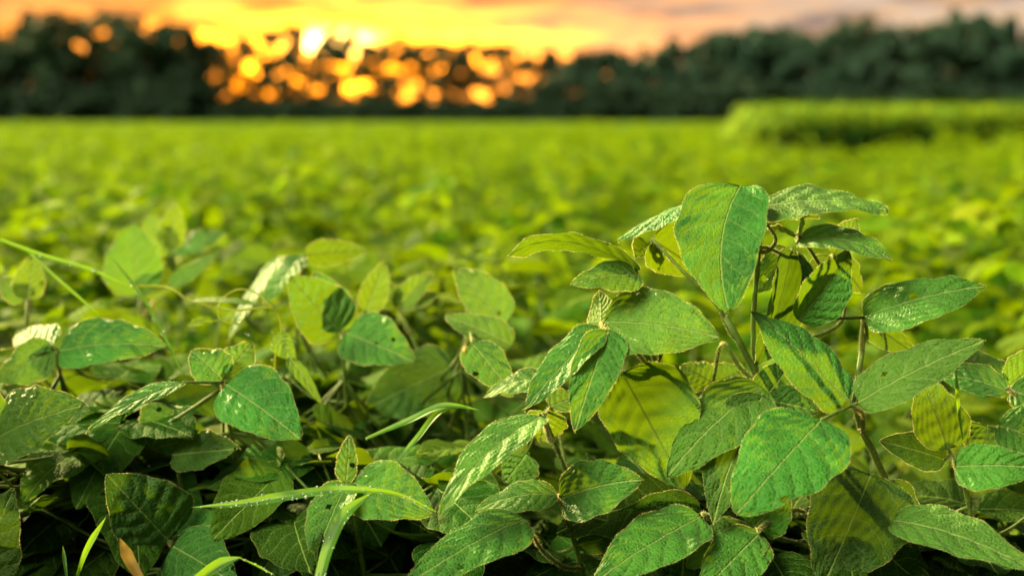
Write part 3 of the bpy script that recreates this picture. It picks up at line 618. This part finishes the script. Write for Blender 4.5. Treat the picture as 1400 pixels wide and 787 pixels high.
hand_plant('soybean_plant', LP+'with a broad low leaf cut by the left edge', 0, 14,
  [((None, (-10, 720, 12), (-12, 640, 9), (-8, 606, 8)), .0038, .0018)],
  [([(-8, 612, 8), (-6, 602, 8)], [((-4, 600, 8), (114, 552, 4), 112, (0, .45, .9), a1(tint=-.35, shape=.56)), ((-10, 596, 8), (-60, 520, 8), 90, (0, .45, .9), a1())]),
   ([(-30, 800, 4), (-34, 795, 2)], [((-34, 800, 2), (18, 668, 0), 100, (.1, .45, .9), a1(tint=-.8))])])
hand_plant('soybean_plant', LP+'with a striped arched leaf, upper left of the frame', 90, 26,
  [((None, (120, 640, 24), (84, 520, 21), (78, 480, 20)), .0036, .0017), ((None, (60, 560, 34), (36, 440, 35), (38, 412, 35)), .003, .0014)],
  [([(80, 490, 20), (78, 478, 20)], [((80, 477, 20), (230, 476, 17), 84, (.05, .55, .84), a1(arch=.5)), ((74, 480, 20), (-6, 520, 20), 70, (0, .5, .85), a1()), ((74, 474, 20), (20, 455, 26), 60, (0, .6, .8), a1())]),
   ([(38, 425, 35), (38, 410, 35)], [((38, 408, 35), (46, 350, 36), 48, (0, -.2, .95), a1(tint=.55, fold=.3)), ((34, 410, 35), (0, 380, 36), 40, (0, .5, .8), a1(tint=.1))])])
hand_plant('soybean_plant', LP+'with one upright glowing round leaf, upper left', 190, 62,
  [((None, (200, 560, 60), (196, 440, 61), (192, 408, 60)), .0036, .0017)],
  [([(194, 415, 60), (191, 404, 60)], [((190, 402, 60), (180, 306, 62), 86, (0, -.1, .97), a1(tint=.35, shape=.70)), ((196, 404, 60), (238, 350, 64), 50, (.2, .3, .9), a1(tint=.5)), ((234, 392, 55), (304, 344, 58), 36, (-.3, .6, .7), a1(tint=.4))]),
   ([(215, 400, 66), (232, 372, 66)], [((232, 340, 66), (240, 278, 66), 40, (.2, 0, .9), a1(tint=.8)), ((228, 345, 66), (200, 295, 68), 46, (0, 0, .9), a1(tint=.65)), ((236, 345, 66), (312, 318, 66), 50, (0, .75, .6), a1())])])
hand_plant('soybean_plant', LP+'with two dark heart shaped leaves in the middle of the left half', 470, 34,
  [((None, (480, 640, 32), (470, 500, 30), (468, 458, 29)), .0038, .0017), ((None, (400, 560, 42), (410, 400, 41), (415, 352, 40)), .003, .0014)],
  [([(470, 470, 29), (468, 456, 29)], [((464, 452, 29), (396, 378, 27), 88, (-.05, .35, .93), a1(shape=.58)), ((470, 452, 29), (430, 372, 31), 60, (.1, .25, .93), a1(tint=.05)), ((474, 456, 28), (566, 494, 24), 84, (.05, .38, .92), a1(shape=.56)), ((500, 425, 38), (526, 358, 40), 42, (.2, -.1, .95), a1(tint=.4, fold=.3))]),
   ([(414, 365, 40), (414, 350, 40)], [((412, 350, 40), (360, 416, 37), 54, (-.4, .6, .6), a1()), ((418, 350, 40), (502, 342, 40), 44, (0, .5, -.8), a1(tint=.45)), ((380, 352, 44), (312, 468, 36), 46, (-.55, .6, .45), a1())])])
hand_plant('soybean_plant', LP+'with folded yellow edged leaves just left of the tall plant', 640, 32,
  [((None, (640, 600, 34), (632, 500, 32), (640, 450, 30)), .0036, .0017), ((None, (600, 560, 40), (560, 450, 40), (548, 426, 40)), .003, .0014)],
  [([(640, 462, 30), (642, 446, 30)], [((690, 442, 28), (622, 366, 32), 66, (.2, -.1, .95), a1(tint=.35, fold=.3)), ((700, 472, 24), (608, 432, 26), 52, (0, .5, .8), a1(fold=.2)), ((646, 470, 15), (702, 542, 12), 60, (.1, .45, .88), a1()), ((620, 500, 36), (498, 560, 34), 104, (0, .35, .9), a1(tint=-.7))]),
   ([(552, 436, 40), (546, 424, 40)], [((544, 424, 40), (592, 372, 42), 40, (-.3, .1, .9), a1(tint=.5, fold=.4)), ((548, 420, 40), (600, 400, 42), 40, (0, .7, .6), a1(tint=.2)), ((542, 420, 40), (520, 380, 42), 34, (0, .3, .9), a1(tint=.5))])])

# ------------------------------------------------------------------ dew, grass blades, vine
def ball(r, k=8):
    V = [(0, 0, r)]; F4 = []
    for i in range(1, k):
        th = math.pi*i/k
        for j in range(2*k): a = math.pi*j/k; V.append((r*math.sin(th)*math.cos(a), r*math.sin(th)*math.sin(a), r*math.cos(th)))
    V.append((0, 0, -r)); n = 2*k
    for j in range(n): F4.append((0, 1+j, 1+(j+1) % n, -1)); F4.append((len(V)-1, 1+(k-2)*n+(j+1) % n, 1+(k-2)*n+j, -1))
    for i in range(k-2):
        for j in range(n): F4.append((1+i*n+j, 1+(i+1)*n+j, 1+(i+1)*n+(j+1) % n, 1+i*n+(j+1) % n))
    return np.array(V), np.array(F4)
BV, BF = ball(1.0); _m = MB(); _m.add(BV, BF); DROP = _m.mesh('dew_drop', [M_DEW])
def drop(parent, p, r, origin):
    o = bpy.data.objects.new('dew_drop', DROP); C.objects.link(o); o.parent = parent; o.location = tuple(np.asarray(p)-origin); o.scale = (r, r, r*.9)
def blade(label, pts, w, n, drops=0, name='grass_blade', grp='grass blades among the soybeans', taper=(.35, 1), mat=None, fold=.35, dr=(.0003, .0010)):
    c = spline([Q(p) for p in pts], 48); org = c[0].copy(); mb = MB(); t = np.gradient(c, axis=0); t /= np.linalg.norm(t, axis=1)[:, None]
    z = H3(n); z = z - t*(t@z)[:, None]; z /= np.linalg.norm(z, axis=1)[:, None]; y = np.cross(z, t)
    u = np.linspace(0, 1, 48)[:, None]; hw = w/2/F_PX*FOC*np.clip(taper[0]+(1-taper[0])*np.sin(np.clip(u*2.2, 0, math.pi/2)), 0, 1)*np.clip((1-u)*3.0, .02, 1)**.8
    s = np.linspace(-1, 1, 7)[None, :]; V = c[:, None] + (hw*s*math.cos(fold))[..., None]*y[:, None] + (hw*np.abs(s)*math.sin(fold)+.0002*np.sin(s*9))[..., None]*z[:, None]
    mb.add(V.reshape(-1, 3), grid_faces(47, 6)); o = mb.obj(name, [mat or M_GRASS], None, True, org); o.location = tuple(org); tag(o, label, 'grass', grp)
    for k in range(drops):
        i = random.randint(2, 45); sgn = random.choice((-1, -1, 1, 0, .5)); rr = random.uniform(*dr)*(1 if random.random() < .8 else 1.6)
        drop(o, c[i] + y[i]*hw[i]*sgn*.95 + z[i]*(rr*.6+hw[i]*abs(sgn)*math.sin(fold)), rr, org)
    return o
blade('long grass blade beaded with dew arching across the bottom centre', [(596, 699, -6), (545, 676, -6), (480, 669, -6), (400, 677, -4), (330, 688, -3), (262, 693, -2)], 15, (0, .45, .85), 60, taper=(.10, 1))
blade('wide grass blade with dew rising from the bottom edge to the arched blade', [(436, 800, -9), (452, 745, -8), (474, 702, -7), (512, 672, -6)], 21, (-.5, .3, .8), 16, taper=(.8, 1))
blade('short slanting grass blade at the bottom left corner', [(104, 792, -2), (118, 752, -2), (145, 706, -1)], 9, (.3, .3, .9), 0)
blade('tiny upright grass tip left of the slanting blade', [(92, 795, -1), (86, 745, 0)], 6, (.3, .3, .9), 0)
blade('curved grass blade end at the bottom edge left of centre', [(262, 800, -8), (300, 772, -7), (330, 761, -7)], 17, (.2, .6, .7), 2, taper=(.9, 1))
blade('hair thin dewy blade tip beside the curved blade end', [(328, 762, -7), (350, 772, -7), (376, 786, -7)], 3, (0, .6, .7), 7, dr=(.0005, .0009))
blade('thin green blade crossing the round glowing leaf, beaded at its lower end', [(250, 512, 14), (222, 455, 18), (190, 400, 22), (150, 348, 26)], 8, (.4, .4, .8), 8, dr=(.0007, .0011))
blade('green blade slanting down to the right across the upper left corner', [(0, 328, 24), (60, 350, 24), (120, 368, 24), (178, 392, 24)], 9, (0, .6, .8), 3, taper=(.8, 1), dr=(.001, .0016))
blade('thin pale blade running down right below the slanting one', [(40, 345, 26), (75, 378, 25), (138, 432, 24)], 6, (.2, .5, .8), 0, taper=(.8, 1))
blade('bright green blade bending out of the dark towards the grey leaves', [(500, 600, 8), (560, 575, 8), (612, 555, 7), (655, 560, 7)], 15, (0, .7, .6), 0)
blade('second bent blade beneath the bright green one', [(535, 640, 8), (570, 600, 8), (612, 558, 7), (640, 556, 7)], 13, (-.4, .5, .7), 0)
blade('fine vertical blade in front of the soybeans at right', [(1316, 600, -1), (1310, 560, -1), (1306, 498, -1)], 7, (.3, .1, .9), 0)
blade('curved brown yellow blade at the bottom left beneath the round leaf', [(205, 810, 2), (180, 770, 3), (164, 735, 5)], 18, (.1, .4, .9), 0, mat=M_DRY, name='withered_blade', grp=None)
# climbing vine with tendril on the left
org = Q((178, 392, 24)); vr = empty('climbing_vine', tuple(org)); tag(vr, 'thin yellow green climbing vine curling through the plants on the left', 'vine')
mb = MB(); tube(mb, [Q(p) for p in ((0, 478, 30), (60, 470, 30), (84, 478, 28), (130, 500, 20), (250, 520, 9))][:2], .0008, .0008, 8, 6)
tube(mb, [Q(p) for p in ((178, 392, 24), (225, 392, 24), (262, 412, 22), (320, 424, 20), (378, 426, 20), (385, 450, 20), (376, 490, 20), (382, 540, 22))], .0012, .0009, 60, 8, 0, 300, 1)
mb.obj('stem', [M_VINE, M_HAIR], vr, True, org)
mb = MB(); tube(mb, [Q(p) for p in ((378, 426, 20), (345, 398, 21), (318, 398, 22), (300, 415, 21), (302, 438, 20), (325, 442, 20), (338, 428, 19))], .0009, .0005, 50, 8); mb.obj('tendril', [M_VINE], vr, True, org)
mb = MB(); tube(mb, [Q(p) for p in ((325, 442, 20), (300, 438, 20), (275, 440, 20), (262, 436, 20))], .0006, .0004, 24, 6); mb.obj('tendril', [M_VINE], vr, True, org)
for b_, t_, w_, n_, ti in (((378, 458, 20), (404, 492, 19), 34, (0, 0, 1), .95), ((395, 488, 19), (440, 552, 18), 24, (.5, .4, .7), .2), ((282, 436, 20), (256, 446, 20), 14, (0, .2, 1), .9), ((262, 412, 22), (370, 420, 20), 16, (0, .8, .5), .45)):
    mb = MB(); leaflet(mb, Q(b_), Q(t_), w_/F_PX*(FOC+.2), H3(n_), res=(30, 18), tint=ti, quilt=.4); mb.obj('leaf', [M_LEAF, M_HAIR], vr, True, org)
for k in range(9): drop(vr, Q((random.choice((372, 388, 340, 336)), random.uniform(450, 520), 17)), random.uniform(.0006, .0012), org)
